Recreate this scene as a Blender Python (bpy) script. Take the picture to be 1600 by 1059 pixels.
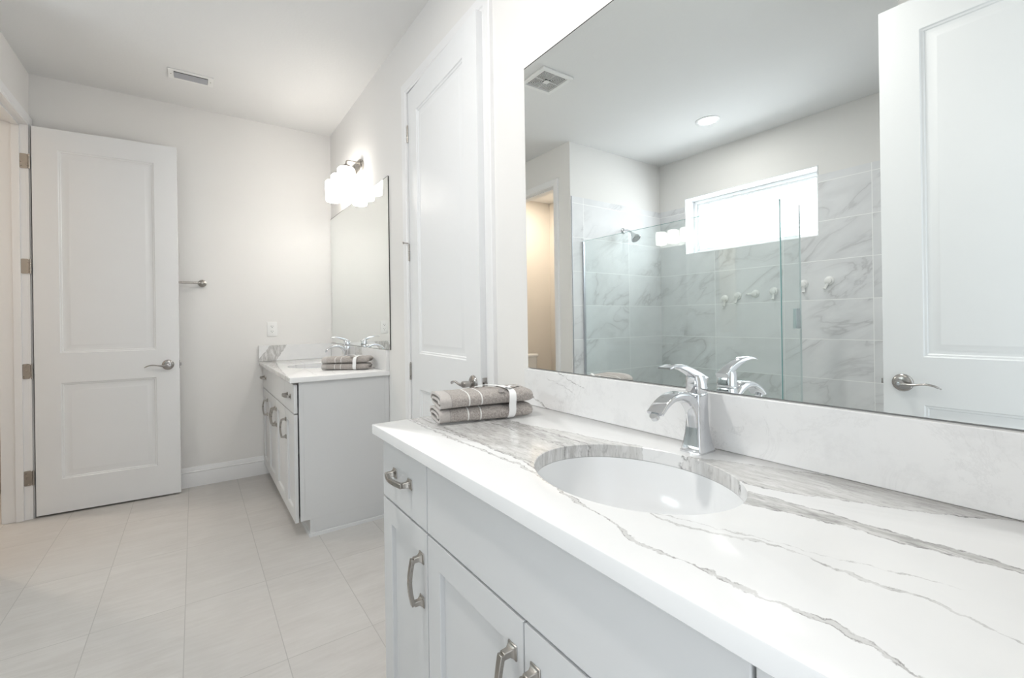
import bpy, bmesh, math, random
from mathutils import Vector, Matrix, noise
random.seed(7)
PI = math.pi
for o in list(bpy.data.objects): bpy.data.objects.remove(o)
S = bpy.context.scene
COL = S.collection

# ------------------------------------------------------------------ camera
YAW, ROLL, F = .6101, .0143, 711.15
fw = Vector((math.sin(YAW), math.cos(YAW), 0)); rt = Vector((math.cos(YAW), -math.sin(YAW), 0)); up = Vector((0, 0, 1))
R = rt*math.cos(ROLL)-up*math.sin(ROLL); U = rt*math.sin(ROLL)+up*math.cos(ROLL)
cd = bpy.data.cameras.new('camera'); cam = bpy.data.objects.new('camera', cd); COL.objects.link(cam)
m = Matrix((R, U, -fw)).transposed().to_4x4(); m.translation = Vector((-.9589, 0, 1.16)); cam.matrix_world = m
cd.sensor_fit = 'HORIZONTAL'; cd.sensor_width = 36; cd.lens = 36*F/1600; cd.shift_y = -(529.5-500.71)/1600
cd.clip_start = .01
S.camera = cam

# ------------------------------------------------------------------ world, lights, exposure
S.view_settings.view_transform = 'Standard'; S.view_settings.look = 'None'; S.view_settings.gamma = 1
S.view_settings.use_curve_mapping = False
S.view_settings.exposure = 0.90
w = bpy.data.worlds.new('world'); S.world = w; w.use_nodes = True
bg = w.node_tree.nodes['Background']; bg.inputs[0].default_value = (.90, .96, 1.0, 1); bg.inputs[1].default_value = 1.0
def area(name, loc, rot, sx, sy, power, col=(1, 1, 1), portal=False):
    l = bpy.data.lights.new(name, 'AREA'); l.shape = 'RECTANGLE'; l.size = sx; l.size_y = sy; l.energy = power; l.color = col
    if portal: l.cycles.is_portal = True
    o = bpy.data.objects.new(name, l); COL.objects.link(o); o.location = loc; o.rotation_euler = rot
    return o
area('window_portal', (-3.26, 2.105, 2.055), (0, -PI/2, 0), .56, 1.2, 1, portal=True)
area('doorway_portal', (-.98, -.23, 1.2), (PI/2, 0, 0), .84, 2.4, 1, portal=True)
def point(name, loc, power, col, r=.05):
    l = bpy.data.lights.new(name, 'POINT'); l.energy = power; l.color = col; l.shadow_soft_size = r
    o = bpy.data.objects.new(name, l); COL.objects.link(o); o.location = loc

area('window_daylight', (-3.30, 2.105, 2.055), (0, -PI/2, 0), .60, 1.25, 15, (.93, .96, 1))
def disk(name, loc, power, col):
    l = bpy.data.lights.new(name, 'AREA'); l.shape = 'DISK'; l.size = .13; l.energy = power; l.color = col
    o = bpy.data.objects.new(name, l); COL.objects.link(o); o.location = loc
disk('entry_fill_disk', (-1.0, 1.2, 2.722), 10, (1, .97, .93))  # added fill light with no fixture, kept out of view to brighten the room
disk('toilet_room_lamp', (-2.45, 4.15, 2.722), 9, (1, .86, .71))
SHADE_POWER = 7.5
NEAR_SHADE_POWER = 1.7
CAN_POWER = 75.0

# ------------------------------------------------------------------ node helpers
class NT:
    def __init__(s, name):
        s.m = bpy.data.materials.new(name); s.m.use_nodes = True; s.t = s.m.node_tree
        s.b = s.t.nodes['Principled BSDF']; s.out = s.t.nodes['Material Output']
    def n(s, typ, **kw):
        nd = s.t.nodes.new(typ)
        for k, v in kw.items(): setattr(nd, k, v)
        return nd
    def put(s, sock, v):
        if v is None: return
        if isinstance(v, bpy.types.NodeSocket): s.t.links.new(v, sock)
        else:
            if isinstance(v, (tuple, list)) and len(v) == 3 and sock.type == 'RGBA': v = (*v, 1)
            sock.default_value = v
    def math(s, op, a, b=None, c=None, clamp=False):
        nd = s.n('ShaderNodeMath', operation=op, use_clamp=clamp)
        s.put(nd.inputs[0], a); s.put(nd.inputs[1], b); s.put(nd.inputs[2], c)
        return nd.outputs[0]
    def mix(s, fac, a, b, mode='MIX'):
        nd = s.n('ShaderNodeMix', data_type='RGBA', blend_type=mode)
        s.put(nd.inputs[0], fac); s.put(nd.inputs[6], a); s.put(nd.inputs[7], b)
        return nd.outputs[2]
    def coord(s, which='Object'): return s.n('ShaderNodeTexCoord').outputs[which]
    def pos(s): return s.n('ShaderNodeNewGeometry').outputs['Position']
    def map(s, v, loc=(0, 0, 0), rot=(0, 0, 0), sc=(1, 1, 1)):
        nd = s.n('ShaderNodeMapping'); s.put(nd.inputs[0], v); nd.inputs[1].default_value = loc
        nd.inputs[2].default_value = rot; nd.inputs[3].default_value = sc
        return nd.outputs[0]
    def sep(s, v):
        nd = s.n('ShaderNodeSeparateXYZ'); s.put(nd.inputs[0], v); return nd.outputs
    def comb(s, x, y, z):
        nd = s.n('ShaderNodeCombineXYZ'); s.put(nd.inputs[0], x); s.put(nd.inputs[1], y); s.put(nd.inputs[2], z); return nd.outputs[0]
    def noise(s, v, scale, detail=3, rough=.5, dist=0):
        nd = s.n('ShaderNodeTexNoise'); s.put(nd.inputs['Vector'], v); nd.inputs['Scale'].default_value = scale
        nd.inputs['Detail'].default_value = detail; nd.inputs['Roughness'].default_value = rough; nd.inputs['Distortion'].default_value = dist
        return nd.outputs[0]
    def rng(s, v, a, b, c=0., d=1.):
        nd = s.n('ShaderNodeMapRange', clamp=True); s.put(nd.inputs[0], v)
        for i, q in enumerate((a, b, c, d)): s.put(nd.inputs[1+i], q)
        return nd.outputs[0]
    def bump(s, h, strength=.3, dist=.001):
        nd = s.n('ShaderNodeBump'); s.put(nd.inputs['Height'], h); nd.inputs['Strength'].default_value = strength
        nd.inputs['Distance'].default_value = dist
        s.t.links.new(nd.outputs[0], s.b.inputs['Normal'])
    def base(s, c, rough=.5, metal=0., spec=.5, coat=0.):
        s.put(s.b.inputs['Base Color'], c); s.put(s.b.inputs['Roughness'], rough); s.b.inputs['Metallic'].default_value = metal
        s.b.inputs['Specular IOR Level'].default_value = spec; s.b.inputs['Coat Weight'].default_value = coat
        return s.m
def paint(name, col, rough=.5, bump=0., bscale=60, spec=.4, var=.012):
    N = NT(name); p = N.coord('Object')
    n1 = N.noise(p, 3.0, 2)
    c = N.mix(n1, tuple(x*(1-var) for x in col), tuple(min(1, x*(1+var)) for x in col))
    N.base(c, rough, 0, spec)
    if bump: N.bump(N.noise(p, bscale, 3), bump, .002)
    return N.m
def metal(name, col, rough, var=.05):
    N = NT(name); p = N.coord('Object')
    r = N.rng(N.noise(p, 40, 2), .3, .7, max(0, rough-var), rough+var)
    return N.base(col, r, 1.0)
def emis(name, col, power, base=(.9, .9, .9)):
    N = NT(name); N.base(base, .4)
    p = N.coord('Object')
    N.put(N.b.inputs['Emission Color'], N.mix(N.noise(p, 6, 1), col, tuple(min(1, c*1.02) for c in col)))
    N.b.inputs['Emission Strength'].default_value = power
    return N.m

M = {}
M['wall'] = paint('wall_paint', (.80, .79, .775), .75, .10, 90, .2)
M['ceiling'] = paint('ceiling_paint', (.79, .79, .785), .8, .25, 70, .2)
M['warm_wall'] = paint('toilet_room_paint', (.78, .74, .69), .75, .10, 90, .2)
M['trim'] = paint('white_trim_paint', (.82, .82, .825), .32, 0, spec=.5)
M['door'] = paint('white_door_paint', (.80, .81, .82), .36, .03, 120, spec=.5)
M['cabinet'] = paint('light_grey_cabinet_paint', (.66, .665, .67), .42, 0, spec=.45)
M['cab_inside'] = paint('cabinet_shadow_gap', (.10, .10, .10), .8)
M['white_plastic'] = paint('white_plastic', (.84, .84, .83), .35)
M['ceramic'] = paint('white_ceramic', (.84, .85, .86), .12, spec=.6)
M['dark'] = paint('dark_slot', (.03, .03, .03), .6)
M['nickel'] = metal('brushed_nickel', (.40, .375, .345), .30)
M['dark_nickel'] = metal('satin_nickel_lever', (.42, .40, .385), .2)
M['chrome'] = metal('chrome', (.70, .71, .73), .06, .02)
M['vent_metal'] = metal('grey_vent_metal', (.55, .56, .60), .45)
M['mirror'] = metal('mirror_silver', (.90, .925, .915), .0, .0)
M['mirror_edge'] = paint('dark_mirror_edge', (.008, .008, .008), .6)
M['mirror_edge_light'] = paint('polished_mirror_edge', (.55, .62, .60), .2)
M['shade'] = emis('lit_frosted_glass_shade', (1, .94, .87), SHADE_POWER)
M['near_shade'] = emis('lit_frosted_glass_shade_near', (1, .93, .84), NEAR_SHADE_POWER)
M['can'] = emis('lit_downlight_lens', (1, .97, .93), CAN_POWER)
M['ribbon'] = paint('white_satin_ribbon', (.86, .86, .86), .4)
M['grey_felt'] = paint('grey_label', (.30, .28, .27), .8)
M['clip'] = metal('satin_glass_clip', (.62, .70, .72), .35)
M['seal'] = paint('pale_edge_seal', (.70, .76, .78), .3)
M['vinyl'] = paint('white_vinyl', (.86, .87, .88), .3)

def glass_mat():
    N = NT('clear_shower_glass'); t = N.t
    tr = N.n('ShaderNodeBsdfTransparent'); tr.inputs[0].default_value = (.945, .972, .966, 1)
    gl = N.n('ShaderNodeBsdfGlossy'); gl.inputs['Roughness'].default_value = .0; gl.inputs[0].default_value = (.95, 1, 1, 1)
    fr = N.n('ShaderNodeFresnel'); fr.inputs[0].default_value = 1.52
    bf = N.n('ShaderNodeNewGeometry').outputs['Backfacing']       # same ratio on the way in and out of the pane
    N.put(fr.inputs[0], N.math('ADD', 1.52, N.math('MULTIPLY', bf, 1/1.52-1.52)))
    f2 = fr.outputs[0]
    mx = N.n('ShaderNodeMixShader'); N.put(mx.inputs[0], f2)
    t.links.new(tr.outputs[0], mx.inputs[1]); t.links.new(gl.outputs[0], mx.inputs[2]); t.links.new(mx.outputs[0], N.out.inputs[0])
    return N.m
M['glass'] = glass_mat()
def pane_mat():
    N = NT('clear_window_glass'); t = N.t
    tr = N.n('ShaderNodeBsdfTransparent'); tr.inputs[0].default_value = (.97, .98, .98, 1)
    gl = N.n('ShaderNodeBsdfGlossy'); gl.inputs['Roughness'].default_value = .0
    fr = N.n('ShaderNodeFresnel')
    bf = N.n('ShaderNodeNewGeometry').outputs['Backfacing']
    N.put(fr.inputs[0], N.math('ADD', 1.5, N.math('MULTIPLY', bf, 1/1.5-1.5)))
    mx = N.n('ShaderNodeMixShader'); t.links.new(fr.outputs[0], mx.inputs[0])
    t.links.new(tr.outputs[0], mx.inputs[1]); t.links.new(gl.outputs[0], mx.inputs[2]); t.links.new(mx.outputs[0], N.out.inputs[0])
    return N.m
M['pane'] = pane_mat()
M['glass_edge'] = paint('green_glass_edge', (.22, .50, .50), .1, spec=.8)

def floor_mat():
    N = NT('porcelain_floor_tile'); p = N.pos(); x, y, z = N.sep(p)
    v = N.comb(N.math('ADD', y, -1.745+.587*20), N.math('ADD', x, .706+.2955*20), 0.)
    br = N.n('ShaderNodeTexBrick', offset=0.0, squash=1.0); N.put(br.inputs['Vector'], v)
    br.inputs['Scale'].default_value = 1; br.inputs['Mortar Size'].default_value = .0017; br.inputs['Mortar Smooth'].default_value = .3
    br.inputs['Brick Width'].default_value = .587; br.inputs['Row Height'].default_value = .2955
    br.inputs['Color1'].default_value = (0, 0, 0, 1); br.inputs['Color2'].default_value = (1, 1, 1, 1); br.inputs['Mortar'].default_value = (.5, .5, .5, 1)
    rnd = N.sep(br.outputs['Color'])[0]
    off = N.math('MULTIPLY', rnd, 7.0)
    q = N.comb(N.math('MULTIPLY', x, 5.), N.math('MULTIPLY', y, 42.), off)
    q2 = N.comb(N.math('MULTIPLY', x, 2.), N.math('MULTIPLY', y, 8.), off)
    q3 = N.comb(x, y, off)
    s1 = N.noise(q, 1.5, 4, .6, .6); s2 = N.noise(q2, 1.5, 4, .6, .8); s3 = N.noise(q3, 3, 4, .6, .5)
    c = N.math('ADD', N.math('MULTIPLY', s1, .35), N.math('ADD', N.math('MULTIPLY', s2, .35), N.math('MULTIPLY', s3, .3)))
    col = N.mix(N.rng(c, .32, .68), (.48, .46, .44), (.60, .585, .565))
    col = N.mix(N.math('MULTIPLY', rnd, .25), col, (.51, .495, .475))
    col = N.mix(N.math('MULTIPLY', br.outputs['Fac'], .75), col, (.36, .35, .335))
    N.base(col, .38, 0, .4)
    N.bump(N.math('SUBTRACT', 1., br.outputs['Fac']), .25, .001)
    return N.m
M['floor'] = floor_mat()

def marble_tile(name, hax, h0):
    # hax: 0 -> tile runs along x (end walls), 1 -> along y (window wall); stacked 0.6 x 0.302 tiles
    N = NT(name); p = N.pos(); ax = N.sep(p); h = ax[hax]; z = ax[2]
    v = N.comb(N.math('ADD', h, -h0+.6*20), N.math('ADD', z, -.075+.3025*10), 0.)
    br = N.n('ShaderNodeTexBrick', offset=0.0, squash=1.0); N.put(br.inputs['Vector'], v)
    br.inputs['Scale'].default_value = 1; br.inputs['Mortar Size'].default_value = .0022; br.inputs['Mortar Smooth'].default_value = .2
    br.inputs['Brick Width'].default_value = .6; br.inputs['Row Height'].default_value = .3025
    br.inputs['Color1'].default_value = (0, 0, 0, 1); br.inputs['Color2'].default_value = (1, 1, 1, 1); br.inputs['Mortar'].default_value = (.5, .5, .5, 1)
    rnd = N.sep(br.outputs['Color'])[0]; off = N.math('MULTIPLY', rnd, 23.0)
    # diagonal veins: distance to the zero set of a stretched, warped noise
    u = N.math('ADD', N.math('MULTIPLY', h, .80), N.math('MULTIPLY', z, .75 if hax else .75))
    t = N.math('SUBTRACT', N.math('MULTIPLY', z, .80), N.math('MULTIPLY', h, -.62))
    q = N.comb(N.math('MULTIPLY', N.math('SUBTRACT', h, z), .9), N.math('MULTIPLY', N.math('ADD', N.math('MULTIPLY', h, .6), z), 2.6), off)
    n1 = N.noise(q, 1.25, 4, .55, .9)
    ln = N.math('ABSOLUTE', N.math('SUBTRACT', n1, .5))
    fine = N.rng(ln, 0., .022, 1., 0.)
    soft = N.rng(ln, 0., .12, 1., 0.)
    gate = N.rng(N.noise(q, .9, 2), .42, .62)
    cloud = N.noise(N.comb(h, z, off), 2.2, 5, .6, .4)
    col = N.mix(N.rng(cloud, .3, .7), (.73, .74, .755), (.82, .825, .84))
    col = N.mix(N.math('MULTIPLY', N.math('MULTIPLY', soft, gate), .30), col, (.46, .46, .47))
    col = N.mix(N.math('MULTIPLY', N.math('MULTIPLY', fine, gate), .32), col, (.34, .34, .35))
    col = N.mix(br.outputs['Fac'], col, (.97, .97, .97))
    N.base(col, .45, 0, .2)
    N.bump(N.math('SUBTRACT', 1., br.outputs['Fac']), .2, .001)
    return N.m
M['tile_window'] = marble_tile('marble_tile_long_wall', 1, -.62)
M['tile_end'] = marble_tile('marble_tile_end_wall', 0, -.13)

def curve(N, p, pts, p0, p1, v0, v1):
    """value interpolated along parameter p from (p, v) points, through a float curve"""
    nd = N.n('ShaderNodeFloatCurve'); c = nd.mapping.curves[0]
    pts = sorted(pts); q = [((a-p0)/(p1-p0), (b-v0)/(v1-v0)) for a, b in pts]
    while len(c.points) > 2: c.points.remove(c.points[1])
    c.points[0].location = q[0] if q[0][0] > 0 else (0, q[0][1]); c.points[1].location = q[-1]
    for a, b in q[1:-1]: c.points.new(a, b)
    for k in c.points: k.handle_type = 'VECTOR'
    nd.mapping.extend = 'HORIZONTAL'; nd.mapping.update()
    N.put(nd.inputs['Value'], N.rng(p, p0, p1))
    return N.math('ADD', N.math('MULTIPLY', nd.outputs[0], v1-v0), v0)

def quartz(name, pax, vax, prange, vrange, bands, lines, soft=0., along=(1, 1, 1)):
    """white quartz. bands: (upper pts, lower pts, darkness); lines: (pts, halfwidth, darkness)"""
    N = NT(name); P = N.pos(); ax = N.sep(P); p, v = ax[pax], ax[vax]
    p0, p1 = prange; v0, v1 = vrange
    jit = N.math('MULTIPLY', N.math('SUBTRACT', N.noise(P, 38, 5, .65), .5), .026)
    jit2 = N.math('MULTIPLY', N.math('SUBTRACT', N.noise(P, 9, 3, .6), .5), .020)
    vv = N.math('ADD', v, N.math('ADD', jit, jit2))
    col = N.mix(N.rng(N.noise(P, 5, 5, .6, .4), .35, .75), (.82, .82, .82), (.78, .785, .79))
    st = [1., 1., 1.]; st[vax] = 7.0; st[pax] = 1.6
    streak = N.noise(N.map(P, sc=tuple(st)), 9, 5, .65, .6)
    fine = N.noise(N.map(P, sc=tuple(st)), 22, 4, .7, 1.2)
    patch = N.noise(P, 60, 3, .6)
    for up_, lo_, dark in bands:
        u = curve(N, p, up_, p0, p1, v0, v1); l = curve(N, p, lo_, p0, p1, v0, v1)
        a = N.rng(N.math('SUBTRACT', u, vv), 0., .0012); b = N.rng(N.math('SUBTRACT', vv, l), 0., .0012)
        mask = N.math('MULTIPLY', a, b)
        body = N.mix(N.rng(streak, .34, .66), (.57*dark, .56*dark, .545*dark), (.76, .755, .75))
        body = N.mix(N.math('MULTIPLY', N.rng(fine, .52, .66), .55), body, (.36*dark, .35*dark, .345*dark))
        col = N.mix(mask, col, body)
        for e in (u, l):
            d = N.math('ABSOLUTE', N.math('SUBTRACT', vv, e))
            g = N.math('MULTIPLY', N.rng(d, .0003, .0026, 1., 0.), N.rng(patch, .40, .58))
            g = N.math('MULTIPLY', g, N.rng(N.math('SUBTRACT', u, l), .0, .006))
            col = N.mix(N.math('MULTIPLY', g, .85), col, (.15, .145, .14))
    for pts, hw, dark in lines:
        ends = N.math('MULTIPLY', N.rng(p, pts[0][0], pts[0][0]+.02), N.rng(p, pts[-1][0]-.01, pts[-1][0], 1., 0.)) if pts[0][0] > .05 else 1.
        g_ = curve(N, p, pts, p0, p1, v0, v1)
        d = N.math('ABSOLUTE', N.math('SUBTRACT', vv, g_))
        wv = N.math('MULTIPLY', N.rng(N.noise(P, 14, 2), .35, .65, .25, 1.), hw)
        fill = N.rng(N.math('DIVIDE', d, wv), .55, 1.15, 1., 0.)
        edge = N.math('MULTIPLY', N.rng(N.math('ABSOLUTE', N.math('SUBTRACT', d, wv)), .0, .0016, 1., 0.), N.rng(patch, .42, .60))
        col = N.mix(N.math('MULTIPLY', N.math('MULTIPLY', fill, .45*dark), ends), col, (.42, .41, .40))
        col = N.mix(N.math('MULTIPLY', N.math('MULTIPLY', edge, .8*dark), ends), col, (.16, .15, .145))
    if soft:
        n = N.noise(P, 6, 7, .72, .8); ln = N.math('ABSOLUTE', N.math('SUBTRACT', n, .5))
        g = N.math('MULTIPLY', N.rng(ln, 0., .02, 1., 0.), N.rng(N.noise(P, 3.1, 2), .42, .62))
        col = N.mix(N.math('MULTIPLY', g, .28*soft), col, (.48, .48, .48))
        col = N.mix(N.math('MULTIPLY', N.rng(N.noise(P, 16, 6, .7), .5, .7), .25*soft), col, (.55, .55, .56))
    N.base(col, .17, 0, .5)
    return N.m
near_bands = [
    ([(.64, -.43), (.655, -.40), (.668, -.14), (.676, -.129), (.759, -.154), (.856, -.168), (.954, -.192), (1.023, -.205), (1.3, -.235)],
     [(.64, -.425), (.655, -.434), (.709, -.418), (.822, -.408), (.938, -.411), (1.071, -.419), (1.189, -.434), (1.3, -.434)], .95),
    ([(.117, -.005), (.20, -.005), (.332, -.012), (.38, -.034), (.437, -.06), (.52, -.095), (.577, -.119), (.60, -.127)],
     [(.117, -.018), (.151, -.052), (.186, -.077), (.229, -.105), (.294, -.134), (.336, -.155), (.415, -.178), (.503, -.150), (.571, -.127), (.60, -.127)], .95),
    ([(.09, -.199), (.112, -.196), (.173, -.199), (.205, -.198), (.247, -.200), (.312, -.201), (.367, -.204), (.42, -.212)],
     [(.09, -.213), (.112, -.2125), (.14, -.220), (.168, -.222), (.21, -.229), (.266, -.235), (.326, -.250), (.374, -.265), (.42, -.27)], .62)]
near_lines = [
    ([(.0, -.49), (.113, -.483), (.153, -.479), (.18, -.474), (.24, -.482), (.316, -.480), (.386, -.492), (.431, -.479), (.53, -.464), (.63, -.443), (.727, -.430), (.86, -.433), (1.035, -.441), (1.283, -.442), (1.3, -.442)], .0042, 1.),
    ([(.0, -.38), (.092, -.366), (.139, -.353), (.188, -.367), (.221, -.360), (.263, -.356), (.304, -.369), (.345, -.389), (.39, -.408), (.448, -.404)], .0030, .8),
    ([(.12, -.30), (.26, -.345), (.448, -.404)], .0007, .5)]
M['quartz_near'] = quartz('veined_white_quartz', 1, 0, (0, 1.3), (-.6, 0), near_bands, near_lines)
M['quartz_splash'] = quartz('wispy_white_quartz', 1, 2, (0, 1.4), (.8, 1.1), [], [([(1.12, .862), (1.157, .872), (1.2, .889), (1.242, .905), (1.32, .93)], .0022, 1.), ([(.97, .958), (1.004, .965), (1.046, .978), (1.075, .990), (1.11, .991)], .0007, 1.), ([(1.01, .938), (1.056, .948), (1.101, .960), (1.16, .972)], .0005, .5)], soft=1.)
far_bands = [([(2.6, -.548), (2.75, -.545), (3.07, -.522), (3.5, -.49), (3.88, -.45), (4.02, -.425)], [(2.6, -.60), (4.02, -.598)], .9)]
far_lines = [([(2.72, -.30), (3.1, -.25), (3.5, -.31), (4.02, -.28)], .004, .5), ([(2.72, -.40), (3.3, -.38), (4.02, -.36)], .003, .5)]
M['quartz_far'] = quartz('veined_white_quartz_far', 1, 0, (2.6, 4.02), (-.6, 0), far_bands, far_lines)
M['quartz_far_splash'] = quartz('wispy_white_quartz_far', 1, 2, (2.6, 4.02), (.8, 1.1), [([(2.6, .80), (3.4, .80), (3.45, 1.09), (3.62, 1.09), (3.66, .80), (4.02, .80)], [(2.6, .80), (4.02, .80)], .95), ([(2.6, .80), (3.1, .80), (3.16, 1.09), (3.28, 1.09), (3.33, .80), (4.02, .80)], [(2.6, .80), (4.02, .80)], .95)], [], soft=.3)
M['quartz_side_splash'] = quartz('banded_white_quartz', 2, 0, (.85, 1.01), (-.6, 0), [([(.85, -.445), (.885, -.43), (.985, -.362), (1.01, -.345)], [(.85, -.59), (.885, -.556), (.985, -.478), (1.01, -.46)], .72)], [], soft=.3)

def towel_mat():
    N = NT('grey_terry_towel'); p = N.coord('Object'); x, y, z = N.sep(p)
    n = N.noise(p, 230, 3, .7); n2 = N.noise(p, 30, 3)
    col = N.mix(N.rng(n, .36, .64), (.31, .275, .255), (.56, .515, .485))
    col = N.mix(N.math('MULTIPLY', n2, .3), col, (.44, .405, .38))
    hem = N.math('LESS_THAN', x, .030)
    col = N.mix(N.math('MULTIPLY', hem, .8), col, (.50, .47, .45))
    hl = N.rng(N.math('ABSOLUTE', N.math('SUBTRACT', x, .031)), .0006, .0014, 1., 0.)
    col = N.mix(N.math('MULTIPLY', hl, .7), col, (.28, .26, .25))
    for c in (.083, .120):
        wob = N.math('ADD', x, N.math('MULTIPLY', N.math('SUBTRACT', n2, .5), .004))
        s = N.rng(N.math('ABSOLUTE', N.math('SUBTRACT', wob, c)), .0014, .0024, 1., 0.)
        col = N.mix(s, col, (.85, .85, .83))
    N.base(col, .95, 0, .1)
    N.b.inputs['Sheen Weight'].default_value = .3
    N.bump(N.math('MULTIPLY', n, N.math('SUBTRACT', 1., N.math('MULTIPLY', hem, .8))), 1.0, .004)
    return N.m
M['towel'] = towel_mat()

# ------------------------------------------------------------------ mesh helpers
class MB:
    def __init__(s): s.v = []; s.f = []; s.mi = []; s.cur = 0
    def add(s, vs, fs):
        k = len(s.v); s.v += [tuple(v) for v in vs]; s.f += [tuple(i+k for i in f) for f in fs]; s.mi += [s.cur]*len(fs); return s
    def box(s, x0, x1, y0, y1, z0, z1):
        x0, x1 = min(x0, x1), max(x0, x1); y0, y1 = min(y0, y1), max(y0, y1); z0, z1 = min(z0, z1), max(z0, z1)
        v = [(x, y, z) for z in (z0, z1) for y in (y0, y1) for x in (x0, x1)]
        return s.add(v, [(0, 2, 3, 1), (4, 5, 7, 6), (0, 1, 5, 4), (2, 6, 7, 3), (0, 4, 6, 2), (1, 3, 7, 5)])
    def loft(s, rings, closed=True, cap=(True, True), loop=False):
        n = len(rings[0]); vs = [p for r in rings for p in r]; fs = []
        m = len(rings)
        for i in range(m if loop else m-1):
            a, b = i*n, ((i+1) % m)*n
            for j in range(n if closed else n-1):
                k = (j+1) % n; fs.append((a+j, a+k, b+k, b+j))
        if cap[0] and not loop: fs.append(tuple(range(n-1, -1, -1)))
        if cap[1] and not loop: fs.append(tuple(range((m-1)*n, m*n)))
        return s.add(vs, fs)
    def lathe(s, prof, seg=32, M_=None, sx=1, sy=1, cap=(True, True), loop=False):
        rings = []
        for r, z in prof:
            ring = [Vector((math.cos(2*PI*j/seg)*max(r, 1e-5)*sx, math.sin(2*PI*j/seg)*max(r, 1e-5)*sy, z)) for j in range(seg)]
            rings.append([M_ @ p for p in ring] if M_ else ring)
        return s.loft(rings, cap=cap, loop=loop)
    def sweep(s, path, sec, upv=(0, 0, 1), cap=(True, True)):
        """path of points; sec(i,t) -> list of (a,b) section points; a along side, b along normal"""
        P = [Vector(p) for p in path]; n = len(P); rings = []; upv = Vector(upv)
        for i in range(n):
            d = (P[min(i+1, n-1)]-P[max(i-1, 0)]).normalized()
            side = d.cross(upv).normalized(); nor = side.cross(d).normalized()
            rings.append([P[i]+side*a+nor*b for a, b in sec(i, i/(n-1))])
        return s.loft(rings, cap=cap)
    def tube(s, path, r, seg=12, upv=(0, 0, 1)):
        rr = r if callable(r) else (lambda t: r)
        return s.sweep(path, lambda i, t: [(math.cos(2*PI*j/seg)*rr(t), math.sin(2*PI*j/seg)*rr(t)) for j in range(seg)], upv)
def circ(n=16, a=1., b=1.): return [(math.cos(2*PI*j/n)*a, math.sin(2*PI*j/n)*b) for j in range(n)]
def rrect(w, h, r, n=4):
    pts = []
    for cx, cy, a0 in ((w/2-r, h/2-r, 0), (-w/2+r, h/2-r, 90), (-w/2+r, -h/2+r, 180), (w/2-r, -h/2+r, 270)):
        for k in range(n+1):
            a = math.radians(a0+90*k/n); pts.append((cx+math.cos(a)*r, cy+math.sin(a)*r))
    return pts
def smoothpath(pts, k=6):
    P = [Vector(p) for p in pts]; out = []
    for i in range(len(P)-1):
        p0 = P[max(i-1, 0)]; p1 = P[i]; p2 = P[i+1]; p3 = P[min(i+2, len(P)-1)]
        for j in range(k):
            t = j/k
            out.append(.5*((2*p1)+(p2-p0)*t+(2*p0-5*p1+4*p2-p3)*t*t+(-p0+3*p1-3*p2+p3)*t**3))
    out.append(P[-1]); return out
def obj(name, mb, mat, parent=None, loc=None, rot=None, bevel=0, smooth=35, recalc=True):
    me = bpy.data.meshes.new(name); me.from_pydata(mb.v, [], mb.f); me.update()
    mats = mat if isinstance(mat, list) else [mat]
    for q in mats: me.materials.append(q)
    if len(mats) > 1:
        for p, i in zip(me.polygons, mb.mi): p.material_index = i
    if recalc:
        b = bmesh.new(); b.from_mesh(me); bmesh.ops.recalc_face_normals(b, faces=b.faces); b.to_mesh(me); b.free()
    for p in me.polygons: p.use_smooth = True
    me.set_sharp_from_angle(angle=math.radians(smooth))
    o = bpy.data.objects.new(name, me); COL.objects.link(o)
    if parent: o.parent = parent
    if loc: o.location = loc
    if rot: o.rotation_euler = rot
    if bevel:
        md = o.modifiers.new('bevel', 'BEVEL'); md.width = bevel; md.segments = 2; md.limit_method = 'ANGLE'; md.angle_limit = math.radians(40)
        md.harden_normals = False
    return o
def thing(name, label, cat, loc=(0, 0, 0), rz=0, group=None, kind=None):
    o = bpy.data.objects.new(name, None); COL.objects.link(o); o.location = loc; o.rotation_euler = (0, 0, rz)
    o.empty_display_size = .05
    if label: o['label'] = label
    if cat: o['category'] = cat
    if group: o['group'] = group
    if kind: o['kind'] = kind
    return o
def tag(o, label=None, cat=None, group=None, kind=None):
    if label: o['label'] = label
    if cat: o['category'] = cat
    if group: o['group'] = group
    if kind: o['kind'] = kind
    return o
def copy_tree(o, parent=None, **kw):
    c = o.copy(); COL.objects.link(c); c.parent = parent
    for k, v in kw.items(): c[k] = v
    for ch in list(o.children): copy_tree(ch, c)
    return c
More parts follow.
